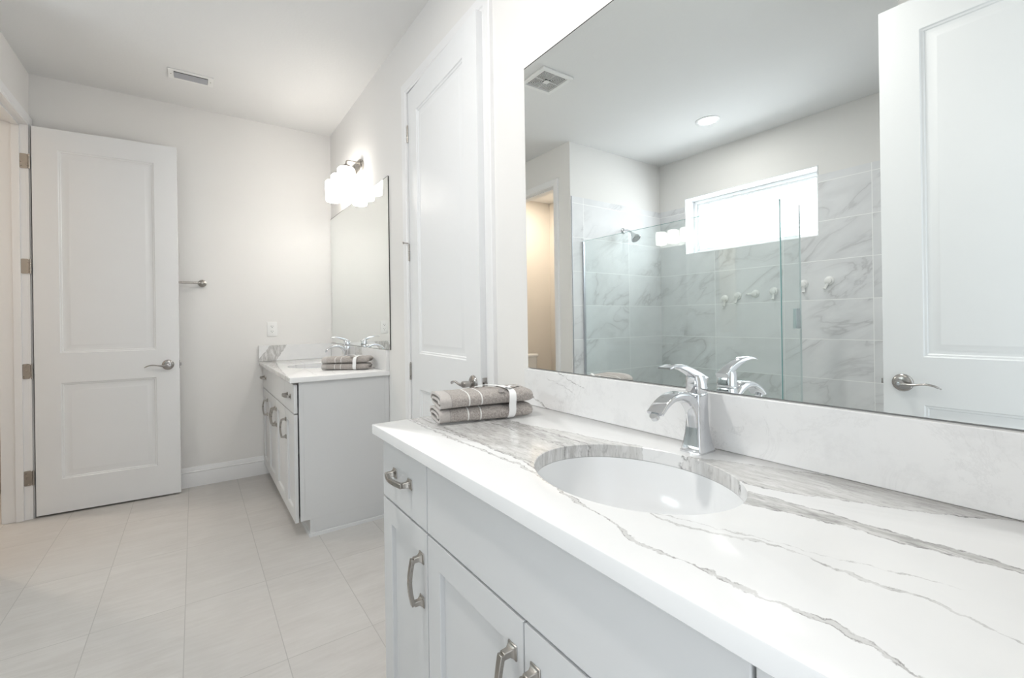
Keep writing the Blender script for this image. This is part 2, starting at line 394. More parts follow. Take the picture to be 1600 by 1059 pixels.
def slab(axis, p0, p1, a0, a1, z0, z1, holes=()):
    """wall slab; axis 'x' -> thickness along x from p0..p1, a = y. holes: (a0,a1,z0,z1)"""
    As = sorted({a0, a1, *[min(max(h[i], a0), a1) for h in holes for i in (0, 1)]}); Zs = sorted({z0, z1, *[min(max(h[i], z0), z1) for h in holes for i in (2, 3)]})
    def solid(i, j):
        if i < 0 or j < 0 or i >= len(As)-1 or j >= len(Zs)-1: return False
        a = (As[i]+As[i+1])/2; z = (Zs[j]+Zs[j+1])/2
        return not any(h[0] < a < h[1] and h[2] < z < h[3] for h in holes)
    mb = MB()
    P = (lambda p, a, z: (p, a, z)) if axis == 'x' else (lambda p, a, z: (a, p, z))
    for i in range(len(As)-1):
        for j in range(len(Zs)-1):
            if not solid(i, j): continue
            A, B, C_, D = As[i], As[i+1], Zs[j], Zs[j+1]
            for p in (p0, p1): mb.add([P(p, A, C_), P(p, B, C_), P(p, B, D), P(p, A, D)], [(0, 1, 2, 3)])
            if not solid(i-1, j): mb.add([P(p0, A, C_), P(p1, A, C_), P(p1, A, D), P(p0, A, D)], [(0, 1, 2, 3)])
            if not solid(i+1, j): mb.add([P(p0, B, C_), P(p1, B, C_), P(p1, B, D), P(p0, B, D)], [(0, 1, 2, 3)])
            if not solid(i, j-1): mb.add([P(p0, A, C_), P(p1, A, C_), P(p1, B, C_), P(p0, B, C_)], [(0, 1, 2, 3)])
            if not solid(i, j+1): mb.add([P(p0, A, D), P(p1, A, D), P(p1, B, D), P(p0, B, D)], [(0, 1, 2, 3)])
    return mb
def wall(name, mb, mat):
    me = bpy.data.meshes.new(name); b = bmesh.new()
    vs = [b.verts.new(v) for v in mb.v]
    for f in mb.f: b.faces.new([vs[i] for i in f])
    bmesh.ops.remove_doubles(b, verts=b.verts, dist=1e-5); bmesh.ops.recalc_face_normals(b, faces=b.faces); b.to_mesh(me); b.free()
    me.materials.append(mat); o = bpy.data.objects.new(name, me); COL.objects.link(o); o['kind'] = 'structure'
    return o

# ------------------------------------------------------------------ room shell
H = 2.73; YB = 4.01; XL = -1.78; YF = -.09; WX = -3.03; T = .12
wall('floor', MB().box(-3.3, .9, -.35, 4.95, -.1, 0), M['floor'])
wall('ceiling', MB().box(-3.3, .9, -.35, 4.95, H, H+.1), M['ceiling'])
CL0, CL1, DH = 1.532, 2.320, 2.39     # closet opening
wall('wall_right', slab('x', 0, T, YF-T, YB, 0, H, [(CL0, CL1, -1, DH)]), M['wall'])
wall('wall_back', slab('y', YB, YB+T, XL-T+.005, T, 0, H), M['wall'])
TD0, TD1 = 3.19, 3.935                # toilet room doorway
wall('wall_left', slab('x', XL-T, XL, 2.98, YB+.74, 0, H, [(TD0, TD1, -1, DH)]), M['wall'])
wall('wall_entry_side', slab('x', XL-T, XL, YF, .70, 0, H), M['wall'])
ED0, ED1 = -1.375, -.62
wall('wall_front', slab('y', YF-T, YF, XL-T, 0, 0, H, [(ED0, ED1, -1, DH)]), M['wall'])
WY0, WY1, WZ0, WZ1 = 1.52, 2.69, 1.78, 2.33
wall('wall_window', slab('x', WX-.2, WX, .70-T, 4.75, 0, H, [(WY0, WY1, WZ0, WZ1)]), M['wall'])
wall('wall_shower_end', slab('y', 2.98, 2.98+.1, WX, XL-T, 0, H), M['wall'])
wall('wall_shower_near', slab('y', .70-T, .70, WX, XL-T, 0, H), M['wall'])
wall('wall_toilet_room', slab('y', 4.75, 4.87, WX-.2, XL, 0, H), M['warm_wall'])
wall('wall_toilet_side', slab('x', WX, WX+.012, 3.08, 4.75, 0, H), M['warm_wall'])
wall('wall_closet_back', slab('x', .72, .80, 1.40, 2.45, 0, H), M['wall'])
wall('wall_closet_near', slab('y', 1.40, 1.46, T, .72, 0, H), M['wall'])
wall('wall_closet_far', slab('y', 2.39, 2.45, T, .72, 0, H), M['wall'])
# marble tiling on three sides of the shower
wall('wall_tile_window', slab('x', WX, WX+.008, .708, 2.972, 0, 2.25, [(WY0, WY1, WZ0, 3)]), M['tile_window'])
wall('wall_tile_end', slab('y', 2.972, 2.98, WX+.008, XL-.012, 0, 2.25), M['tile_end'])
wall('wall_tile_near', slab('y', .70, .708, WX+.008, XL-.02, 0, 2.25), M['tile_end'])
wall('trim_tile_edge', MB().box(XL-.014, XL-.010, 2.9705, 2.981, 0, 2.25), M['vent_metal'])
wall('trim_shower_curb', MB().box(-1.98, -1.86, .708, 2.972, 0, .10), M['quartz_splash'])

def profile_run(prof, p, q, inward):
    """straight moulding: prof (offset from wall, height), from p to q on the wall line"""
    p = Vector(p); q = Vector(q); n = Vector(inward)
    r = [[pt+n*a+Vector((0, 0, b)) for a, b in prof] for pt in (p, q)]
    return MB().loft(r)
BASEP = [(0, 0), (.016, 0), (.016, .006), (.014, .095), (.013, .100), (.016, .104), (.016, .108), (.010, .112), (.010, .117), (.004, .138), (0, .140)]
def struct(o): o['kind'] = 'structure'; return o
struct(obj('baseboard_back', profile_run(BASEP, (XL, YB, 0), (-.46, YB, 0), (0, -1, 0)), M['trim']))
struct(obj('baseboard_right', profile_run(BASEP, (0, 2.405, 0), (0, 2.66, 0), (-1, 0, 0)), M['trim']))
struct(obj('baseboard_left', profile_run(BASEP, (XL, 2.985, 0), (XL, 3.12, 0), (1, 0, 0)), M['trim']))
struct(obj('baseboard_entry', profile_run(BASEP, (XL, YF, 0), (XL, .70, 0), (1, 0, 0)), M['trim']))
# casings (three sided, mitred)
CASP = [(0, 0), (0, .011), (.010, .013), (.014, .016), (.040, .018), (.056, .018), (.060, .015), (.062, 0)]
def casing(name, a0, a1, h, place):
    rings = []
    for (u, v, du, dv) in ((a0, 0, -1, 0), (a0, h, -1, 1), (a1, h, 1, 1), (a1, 0, 1, 0)):
        rings.append([place(u+o*du, v+o*dv, t) for o, t in CASP])
    return struct(obj(name, MB().loft(rings), M['trim'], smooth=20))
casing('trim_closet_casing', CL0+.004, CL1-.004, DH-.004, lambda u, v, t: Vector((-t, u, v)))
casing('trim_toilet_casing', TD0+.004, TD1-.004, DH-.004, lambda u, v, t: Vector((XL+t, u, v)))
casing('trim_entry_casing', ED0+.004, ED1-.004, DH-.004, lambda u, v, t: Vector((u, YF+t, v)))
def jamb(name, axis, p0, p1, a0, a1, h, stop=None):
    mb = MB(); t = .018
    def B(u0, u1, q0, q1, z0, z1):
        if axis == 'x': mb.box(q0, q1, u0, u1, z0, z1)
        else: mb.box(u0, u1, q0, q1, z0, z1)
    B(a0, a0+t*.3, p0, p1, 0, h); B(a1-t*.3, a1, p0, p1, 0, h); B(a0+t*.3, a1-t*.3, p0, p1, h-t*.3, h)
    if stop:
        s0, s1 = stop
        B(a0+t*.3, a0+t*.3+.011, s0, s1, 0, h-.012); B(a1-t*.3-.011, a1-t*.3, s0, s1, 0, h-.012); B(a0+.018, a1-.018, s0, s1, h-.0165, h-.0054)
    return struct(obj(name, mb, M['trim'], bevel=.001))
jamb('trim_closet_jamb', 'x', -.001, T, CL0, CL1, DH, (.045, .075))
jamb('trim_toilet_jamb', 'x', XL-T-.001, XL+.001, TD0, TD1, DH, (XL-.060, XL-.026))
jamb('trim_entry_jamb', 'y', YF-T-.001, YF+.001, ED0, ED1, DH, (YF-.075, YF-.045))

# window
wn = struct(thing('window_1', None, None, (WX, (WY0+WY1)/2, WZ0)))
def frame_mb(y0, y1, z0, z1, wd, x0, x1):
    return MB().box(x0, x1, y0, y0+wd, z0, z1).box(x0, x1, y1-wd, y1, z0, z1).box(x0, x1, y0+wd, y1-wd, z0, z0+wd).box(x0, x1, y0+wd, y1-wd, z1-wd, z1)
hy = (WY1-WY0)/2; hz = WZ1-WZ0
obj('window_reveal', frame_mb(-hy, hy, 0, hz, .010, -.19, .004), M['vinyl'], wn, bevel=.002)
obj('window_frame', frame_mb(-hy+.010, hy-.010, .010, hz-.010, .030, -.185, -.135), M['vinyl'], wn, bevel=.003)
obj('window_sash', frame_mb(-hy+.040, hy-.040, .040, hz-.040, .022, -.175, -.150), M['vinyl'], wn, bevel=.003)
obj('window_pane', MB().box(-.164, -.160, -hy+.062, hy-.062, .062, hz-.062), M['pane'], wn)

# ------------------------------------------------------------------ panelled leaves (doors and cabinet fronts)
def panel_leaf(w, h, t, panels, prof, back=True, split=None):
    """leaf in local X (width), Z (height); front face on y=0 looking -y; back on y=t"""
    mb = MB()
    us = sorted({0, w, *[p[i] for p in panels for i in (0, 1)]}); vs = sorted({0, h, *[p[i] for p in panels for i in (2, 3)]})
    for side in ((0, 1),) + (((t, -1),) if back else ()):
        y, s = side
        for i in range(len(us)-1):
            for j in range(len(vs)-1):
                cell = (us[i], us[i+1], vs[j], vs[j+1])
                hit = [p for p in panels if abs(p[0]-cell[0]) < 1e-6 and abs(p[1]-cell[1]) < 1e-6 and abs(p[2]-cell[2]) < 1e-6 and abs(p[3]-cell[3]) < 1e-6]
                if hit:
                    a0, a1, b0, b1 = cell; rings = []
                    for ins, dep in prof:
                        rings.append([(a0+ins, y+s*dep, b0+ins), (a1-ins, y+s*dep, b0+ins), (a1-ins, y+s*dep, b1-ins), (a0+ins, y+s*dep, b1-ins)])
                    mb.loft(rings, cap=(False, True))
                else:
                    a0, a1, b0, b1 = cell; mb.add([(a0, y, b0), (a1, y, b0), (a1, y, b1), (a0, y, b1)], [(0, 1, 2, 3)])
    if not back: mb.add([(0, t, 0), (w, t, 0), (w, t, h), (0, t, h)], [(0, 1, 2, 3)])
    mb.add([(0, 0, 0), (w, 0, 0), (w, t, 0), (0, t, 0)], [(0, 1, 2, 3)]); mb.add([(0, 0, h), (w, 0, h), (w, t, h), (0, t, h)], [(0, 1, 2, 3)])
    mb.add([(0, 0, 0), (0, t, 0), (0, t, h), (0, 0, h)], [(0, 1, 2, 3)]); mb.add([(w, 0, 0), (w, t, 0), (w, t, h), (w, 0, h)], [(0, 1, 2, 3)])
    return mb
def weld(o):
    b = bmesh.new(); b.from_mesh(o.data); bmesh.ops.remove_doubles(b, verts=b.verts, dist=1e-5)
    bmesh.ops.recalc_face_normals(b, faces=b.faces); b.to_mesh(o.data); b.free(); o.data.set_sharp_from_angle(angle=math.radians(20)); return o
DOORPROF = [(0, 0), (.004, .004), (.010, .0055), (.014, .009), (.022, .010), (.030, .010), (.048, .0045), (.052, .0045)]

def lever_parts(root, x, z, y=0, s=1, privacy=False):
    """lever set on the face at y, s=1: face looks to -y. arm runs toward -x (the hinge side)"""
    Mx = Matrix.Translation((x, y, z)) @ Matrix.Rotation(PI/2, 4, 'X') if s > 0 else Matrix.Translation((x, y, z)) @ Matrix.Rotation(-PI/2, 4, 'X')
    ro = MB().lathe([(0, 0), (.0335, 0), (.0345, .002), (.0335, .005), (.030, .008), (.024, .0105), (.015, .012), (0, .0125)], 40, Mx)
    ro.lathe([(.012, .010), (.0115, .020), (.0135, .034), (.014, .046), (.012, .052), (0, .0535)], 24, Mx)
    rosette = obj('door_rosette', ro, M['dark_nickel'], root)
    path = smoothpath([(x+.006, y-s*.046, z-.001), (x-.020, y-s*.047, z-.0035), (x-.045, y-s*.047, z-.0015), (x-.075, y-s*.047, z+.004), (x-.100, y-s*.045, z+.001), (x-.122, y-s*.041, z-.010)], 6)
    def sec(i, t):
        a = .0075-.002*t; b = .0095-.0055*min(1, t*2.2)
        if t > .55: a = .0062+.002*math.sin((t-.55)/.45*PI)
        if t > .93: b *= .6; a *= .7
        return circ(14, a, b)
    obj('door_lever', MB().sweep(path, sec), M['dark_nickel'], root)
    if privacy:
        obj('keyhole', MB().lathe([(0, .0535), (.006, .0535), (.006, .0550), (.004, .0555), (0, .0545)], 20, Mx), M['chrome'], root)
def hinge_mb(z, onjamb=(-.055, 0), y=0, rad=.0055):
    mb = MB()
    for k in range(5): mb.lathe([(rad*.9, z-.044+k*.0176), (rad, z-.0435+k*.0176), (rad, z-.027+k*.0176), (rad*.9, z-.0266+k*.0176)], 14, Matrix.Translation((onjamb[1], y, 0)))
    mb.lathe([(0, z+.0445), (.0042, z+.0445), (.003, z+.050), (0, z+.051)], 12, Matrix.Translation((onjamb[1], y, 0)))
    return mb
def make_door(name, w, loc, rz, hinges, privacy, jambside, lz=.893, h=2.372):
    d = struct(thing(name, None, None, loc, rz)); zb = .012
    b0, b1 = .115, w-.125
    P = [(b0, b1, .205, .800), (b0, b1, .985, 2.245)]
    leaf = weld(obj('door_leaf', panel_leaf(w, h, .035, P, DOORPROF), M['door'], d, loc=(0, 0, zb)))
    lever_parts(d, w-.062, lz, 0, 1, privacy); lever_parts(d, w-.062, lz, .035, -1)
    obj('latch', MB().box(w-.0005, w+.0015, .006, .029, lz-.028, lz+.028).box(w, w+.010, .011, .024, lz-.010, lz+.010), M['dark_nickel'], d, bevel=.001)
    for z in hinges:
        mb = hinge_mb(z, (0, -.004), -.004)
        obj('hinge', mb, M['nickel'], d)
    return d
d1 = make_door('door_1', .712, (-1.755, 3.925, 0), math.radians(-3.2), (), False, 1)
HZ = (.25, .895, 1.53, 2.165)
for z in HZ:     # hinge leaves screwed to the jamb of the toilet-room door
    mb = MB()
    ring = [(a, b) for a, b in rrect(.036, .09, .009)]
    mb.loft([[Vector((-.035+a, .0025, z+b)) for a, b in ring], [Vector((-.035+a, .0005, z+b)) for a, b in ring]])
    for sx_, sz_ in ((-.042, .028), (-.030, 0), (-.042, -.028)):
        mb.lathe([(.0036, 0), (.0032, .0006), (.0, .0002)], 10, Matrix.Translation((sx_, .0005, z+sz_)) @ Matrix.Rotation(PI/2, 4, 'X'))
    for k in range(5): mb.lathe([(.0048, z-.044+k*.0176), (.0052, z-.0435+k*.0176), (.0052, z-.027+k*.0176), (.0048, z-.0266+k*.0176)], 12, Matrix.Translation((-.010, -.002, 0)))
    h_ = obj('hinge', mb, M['nickel'], d1); h_.rotation_euler = (0, 0, math.radians(3.2))
d2 = make_door('door_2', .777, (-.004, 2.312, 0), math.radians(-90-2.5), HZ, False, 1, .908)
obj('hinge_pin_stop', MB().tube([(-.004, -.006, 1.582), (-.004, -.030, 1.582), (.012, -.042, 1.582)], .003, 8).lathe([(0, 0), (.006, .001), (.006, .006), (0, .007)], 12, Matrix.Translation((-.006, -.030, 1.582)) @ Matrix.Rotation(PI/2, 4, 'X')), M['nickel'], d2)
d3 = make_door('door_3', .742, (-1.351, YF+.002, 0), math.radians(90), HZ, True, 1)

# strike plate on the closet jamb
struct(obj('trim_strike_plate', MB().box(-.0015, .030, CL0+.0050, CL0+.0068, .880, .937).box(-.008, -.0015, CL0+.0050, CL0+.0068, .893, .924), M['nickel'], bevel=.001))

# ------------------------------------------------------------------ vanities
def pull(parent, loc, vertical):
    """bowed square pull; local X along, -Y out"""
    mb = MB(); c = .051
    for s in (-1, 1):
        rings = []
        for y, hw, hh in ((0, .0125, .0125), (-.0025, .0125, .0125), (-.004, .0095, .0095), (-.010, .0060, .0065), (-.022, .0055, .0065)):
            rings.append([(s*c-hw, y, -hh), (s*c+hw, y, -hh), (s*c+hw, y, hh), (s*c-hw, y, hh)])
        mb.loft(rings)
    path = [Vector((-c-.003+ (2*c+.006)*k/14, -.0235-.008*math.sin(PI*k/14), 0)) for k in range(15)]
    mb.sweep(path, lambda i, t: [(-.0045, -.0065+.001*math.sin(PI*t)), (.0045, -.0065+.001*math.sin(PI*t)), (.0045, .0065-.001*math.sin(PI*t)), (-.0045, .0065-.001*math.sin(PI*t))])
    return obj('pull', mb, M['nickel'], parent, loc=loc, rot=(0, PI/2 if vertical else 0, 0), bevel=.0012)
SHAKER = [(0, 0), (.002, .0015), (.003, .0115), (.006, .0118), (.008, .0105)]
def vanity(name, label, loc, L):
    v = thing(name, label, 'cabinet', loc, -PI/2, 'matching vanity cabinets')
    D = .525
    mb = MB().box(.0, .016, .025, D-.002, .092, .8415).box(L-.016, L, .025, D-.002, .092, .8415).box(.016, L-.016, D-.012, D-.002, .092, .8415)
    mb.box(.016, L-.016, .025, .041, .640, .700).box(.016, L-.016, .025, .041, .825, .8415).box(.016, L-.016, .025, D-.012, .092, .108)
    for xx in (.297, .670, 1.043): mb.box(xx-.018, xx+.018, .025, .041, .108, .640 if xx == .670 else .8415)
    mb.box(.0, L, .074, D-.002, .0, .092)
    mb.box(L, L+.002, .025, .048, .092, .8415).box(L, L+.002, D-.030, D-.002, .0, .8415).box(L, L+.002, .074, .094, .0, .092)
    car = obj('cabinet_body', mb, M['cabinet'], v, bevel=.0012)
    obj('shoe_moulding', MB().loft([[Vector((x, .066, 0)), Vector((x, .074, 0)), Vector((x, .074, .018)), Vector((x, .069, .016))] for x in (0, L+.002)])
        .loft([[Vector((L+.010, y, 0)), Vector((L+.002, y, 0)), Vector((L+.002, y, .018)), Vector((L+.007, y, .016))] for y in (.066, D-.002)]), M['cabinet'], v)
    xs = [0.002, .297, .670, 1.043, L-.001]; g = .0022
    zt0, zt1 = .6755, .8320; zb0, zb1 = .088, .6695
    def drawer(a, b, hnd):
        w = b-a-2*g
        if hnd:
            fr = obj('drawer', MB().box(0, w, 0, .018, 0, zt1-zt0), M['cabinet'], v, loc=(a+g, 0, zt0), bevel=.0018)
            pull(fr, (w/2, 0, (zt1-zt0)/2+.006), False)
        else:
            fr = obj('false_drawer_front', MB().box(0, w, 0, .018, 0, zt1-zt0), M['cabinet'], v, loc=(a+g, 0, zt0), bevel=.0018)
    drawer(xs[0], xs[1], True); drawer(xs[1], xs[3], False); drawer(xs[3], xs[4], True)
    for k, side in ((0, 1), (1, 1), (2, 0), (3, 0)):
        a, b = xs[k]+g, xs[k+1]-g; w = b-a; hh = zb1-zb0
        d = weld(obj('cabinet_door', panel_leaf(w, hh, .018, [(.058, w-.058, .058, hh-.058)], SHAKER, back=False), M['cabinet'], v, loc=(a, 0, zb0)))
        md = d.modifiers.new('bevel', 'BEVEL'); md.width = .0012; md.segments = 2; md.limit_method = 'ANGLE'; md.angle_limit = math.radians(60)
        pull(d, (w-.029 if side else .029, 0, .555-zb0), True)
    return v
vanity('vanity_cabinet', 'light grey shaker vanity cabinet in the foreground, under the counter with the big oval sink', (-.525, 1.270, 0), 1.340)
vanity('vanity_cabinet', 'light grey shaker vanity cabinet at the far end of the room, side panel facing us', (-.525, 4.008, 0), 1.338)

def counter(name, label, y0, y1, sy, mat, splash, side=None):
    ZT, ZB = .8715, .8425; X0, X1 = -.547, -.001; cx, cy, A, B = -.285, sy, .165, .205
    t = thing(name, label, 'countertop', (0, y0, ZB), 0, 'quartz countertops')
    mb = MB(); n = 96; top_o = []; ell = []
    ang = [2*PI*k/n for k in range(n)]
    for a in ang:
        e = (cx+A*math.cos(a), cy+B*math.sin(a)); ell.append(e)
    # outer loop: project to the rectangle, then snap the nearest samples to the corners
    out = []
    for e in ell:
        dx, dy = e[0]-cx, e[1]-cy; s = 1e9
        if dx > 1e-9: s = min(s, (X1-cx)/dx)
        if dx < -1e-9: s = min(s, (X0-cx)/dx)
        if dy > 1e-9: s = min(s, (y1-cy)/dy)
        if dy < -1e-9: s = min(s, (y0-cy)/dy)
        out.append([cx+dx*s, cy+dy*s])
    for c in ((X0, y0), (X0, y1), (X1, y0), (X1, y1)):
        k = min(range(n), key=lambda i: (out[i][0]-c[0])**2+(out[i][1]-c[1])**2); out[k] = list(c)
    r = .0025
    def inset(p, d):
        x, y = p; return (min(max(x, X0+d), X1-d), min(max(y, y0+d), y1-d))
    def el(d): return [(cx+(A+d)*math.cos(a), cy+(B+d)*math.sin(a)) for a in ang]
    rings = [[(x, y-y0, ZT-ZB) for x, y in el(.0015)]]
    rings.append([(x, y-y0, ZT-ZB) for x, y in [inset(p, r) for p in out]])
    rings.append([(x, y-y0, ZT-ZB-r*.35) for x, y in [inset(p, r*.3) for p in out]])
    rings.append([(x, y-y0, ZT-ZB-r) for x, y in out]); rings.append([(x, y-y0, r) for x, y in out])
    rings.append([(x, y-y0, 0) for x, y in [inset(p, r) for p in out]])
    rings.append([(x, y-y0, 0) for x, y in el(0)]); rings.append([(x, y-y0, ZT-ZB-.0015) for x, y in el(0)])
    mb.loft(rings, loop=True)
    obj('counter_slab', mb, mat, t, smooth=30)
    obj('backsplash', MB().box(-.0205, -.0008, (0.024 if y0 < 1 else .006), y1-y0-.018, ZT-ZB+.0002, .9935-ZB), splash, t, bevel=.0015)
    if side: obj('side_splash', MB().box(X0-.004, -.021, y1-y0-.0205, y1-y0-.001, ZT-ZB+.0002, .9935-ZB), side, t, bevel=.0015)
    s = thing('sink', ('white oval undermount sink in the foreground counter' if y0 < 1 else 'white oval undermount sink sunk into the far counter'), 'sink', (cx, cy, ZB), 0, 'oval sinks')
    pr = [(1.10, -.0005), (1.10, -.012), (1.03, -.014), (.97, -.05), (.88, -.095), (.70, -.128), (.45, -.142), (.14, -.148), (.12, -.149)]
    inn = [(.12, -.142), (.14, -.141), (.45, -.135), (.68, -.121), (.85, -.090), (.945, -.048), (.985, -.015), (1.0, -.0008)]
    m2 = MB(); rr = [[(a_*A*math.cos(q), a_*B*math.sin(q), z) for q in ang] for a_, z in pr+inn]
    m2.loft(rr, cap=(False, False), loop=True)
    obj('basin', m2, M['ceramic'], s)
    obj('drain', MB().lathe([(0, -.139), (.018, -.139), (.021, -.1405), (.0225, -.1425), (.020, -.150), (0, -.150)], 28), M['chrome'], s)
    return t
counter('countertop', 'white quartz countertop with grey veins in the foreground, towels and chrome faucet on it', -.086, 1.291, .58, M['quartz_near'], M['quartz_splash'])
counter('countertop', 'white quartz countertop of the far vanity with a grey banded side splash', 2.656, 4.009, 3.33, M['quartz_far'], M['quartz_far_splash'], M['quartz_side_splash'])

# mirrors
def mirror(label, y0, y1, z0, z1):
    t = thing('wall_mirror', label, 'mirror', (0, y0, z0), 0, 'frameless wall mirrors')
    mb = MB(); mb.box(-.0066, -.0008, 0, y1-y0, 0, z1-z0)
    mb.mi = [1]*6; mb.mi[4] = 0
    o = obj('mirror_glass', mb, [M['mirror'], M['mirror_edge']], t)
    obj('edge_shadow_strip', MB().box(-.0071, -.0067, 0, y1-y0, z1-z0-.0022, z1-z0), M['mirror_edge'], t)  # dark strip imitating the gap shadow and edge reflection along the mirror top
    return t
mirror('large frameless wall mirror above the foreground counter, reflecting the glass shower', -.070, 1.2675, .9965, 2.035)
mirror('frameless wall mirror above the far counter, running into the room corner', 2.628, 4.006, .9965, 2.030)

# faucets
def faucet(label, loc):
    t = thing('faucet', label, 'faucet', loc, PI, 'chrome faucets')          # local +X points over the basin
    mb = MB(); rings = []
    for z, a, b in ((0, .058, .052), (.004, .058, .052), (.006, .055, .049), (.018, .049, .044), (.040, .0415, .038), (.065, .0375, .035), (.095, .036, .034), (.122, .0365, .0345), (.126, .0345, .0325)):
        rings.append([(p, q, z) for p, q in rrect(a, b, .0045, 3)])
    mb.loft(rings); obj('faucet_body', mb, M['chrome'], t)
    path = smoothpath([(.006, 0, .058), (.014, 0, .088), (.032, 0, .112), (.062, 0, .1255), (.095, 0, .1255), (.122, 0, .115), (.143, 0, .099)], 6)
    def sec(i, s):
        w_ = .028+.010*s; th = .026*(1-s)**1.4+.0085
        return rrect(w_, th, min(w_, th)*.32, 3)
    obj('spout', MB().sweep(path, sec, upv=(0, 1, 0)) if False else sweepY(path, sec), M['chrome'], t)
    obj('aerator', MB().lathe([(.0, -.001), (.0085, -.001), (.009, .004), (.009, .009), (0, .009)], 20, Matrix.Translation((.141, 0, .0905)) @ Matrix.Rotation(.75, 4, 'Y')), M['chrome'], t)
    hb = MB(); rings = []
    for x0, z, a, b in ((0, .128, .036, .034), (0, .131, .038, .035), (.001, .148, .036, .033), (.004, .160, .034, .030), (.004, .164, .030, .027)):
        rings.append([(p+x0, q, z) for p, q in rrect(a, b, .006, 3)])
    hb.loft(rings)
    hp = smoothpath([(-.016, 0, .150), (.004, 0, .163), (.030, 0, .176), (.060, 0, .186), (.088, 0, .190), (.112, 0, .187)], 6)
    h2 = sweepY(hp, lambda i, s: rrect(.030-.010*math.sin(PI*min(1, s*1.1)), .020*(1-s)**1.3+.0045, .0022, 3))
    k = len(hb.v); hb.v += h2.v; hb.f += [tuple(i+k for i in f) for f in h2.f]; hb.mi += h2.mi
    obj('faucet_handle', hb, M['chrome'], t)
    return t
def sweepY(path, sec):
    """sweep in the XZ plane: section a runs along Y, b in the plane"""
    P = [Vector(p) for p in path]; n = len(P); rings = []
    for i in range(n):
        d = (P[min(i+1, n-1)]-P[max(i-1, 0)]).normalized(); nor = Vector((-d.z, 0, d.x))
        rings.append([P[i]+Vector((0, a, 0))+nor*b for a, b in sec(i, i/(n-1))])
    return MB().loft(rings)
fa = faucet('polished chrome single-lever faucet beside the foreground sink', (-.066, .581, .8716))
fb = copy_tree(fa, label='polished chrome single-lever faucet on the far counter, behind small towels'); fb.location = (-.066, 3.33, .8716)

# ------------------------------------------------------------------ towels
def towel_mesh(L=.290, W=.135, Ht=.0515, seed=1, windings=1.72):
    th = .0088
    # flat spiral section, outermost first
    sec = []
    def stadium(w, h, off, t0, t1, n):
        out = []
        for k in range(n):
            t = t0+(t1-t0)*k/(n-1); out.append(t)
        return out
    N_ = 150; pts = []
    for k in range(N_+1):
        s = k/N_*windings; ang = 2*PI*s
        rr = max(.12, 1-s*th*3.1/Ht)
        w2 = W/2-(1-rr)*Ht/2; h2 = Ht/2*rr
        # superellipse-like stadium
        c, q = math.cos(ang), math.sin(ang)
        e = .45
        x = w2*math.copysign(abs(c)**e, c); z = h2*math.copysign(abs(q)**.75, q)
        pts.append((x, z))
    # offset to give the sheet thickness
    outer = pts; inner = []
    for i in range(len(pts)):
        a = Vector(pts[max(i-1, 0)]+(0,)); b = Vector(pts[min(i+1, len(pts)-1)]+(0,)); d = (b-a)
        d = d.normalized() if d.length > 1e-6 else Vector((1, 0, 0))
        inner.append((pts[i][0]-d.y*th*.78, pts[i][1]+d.x*th*.78))
    loop = outer+inner[::-1]
    rings = []; nx = 46
    for i in range(nx+1):
        u = i/nx; x = L*u
        f = 1.0
        if u > .90: f = math.sqrt(max(.0, 1-((u-.90)/.10)**2))*.62+.38
        puff = 1+.05*math.sin(u*PI)+.02*math.sin(u*9+seed)
        pinch = 1-.10*math.exp(-((u-.70)/.05)**2)
        ring = []
        for (y, z) in loop:
            nz = noise.noise(Vector((x*9, y*14+seed*3.7, z*16)))*.0038+noise.noise(Vector((x*40, y*50+seed, z*60)))*.0009
            yy = y*(f*.5+.5)*(1+.03*math.sin(u*6+seed)); zz = z*f*puff*pinch
            lift = 0.
            ring.append((x+nz*.6, yy+nz, zz+nz*.5+Ht/2*pinch*1.0))
        rings.append(ring)
    return MB().loft(rings)
def lowest(mb): return min(v[2] for v in mb.v)
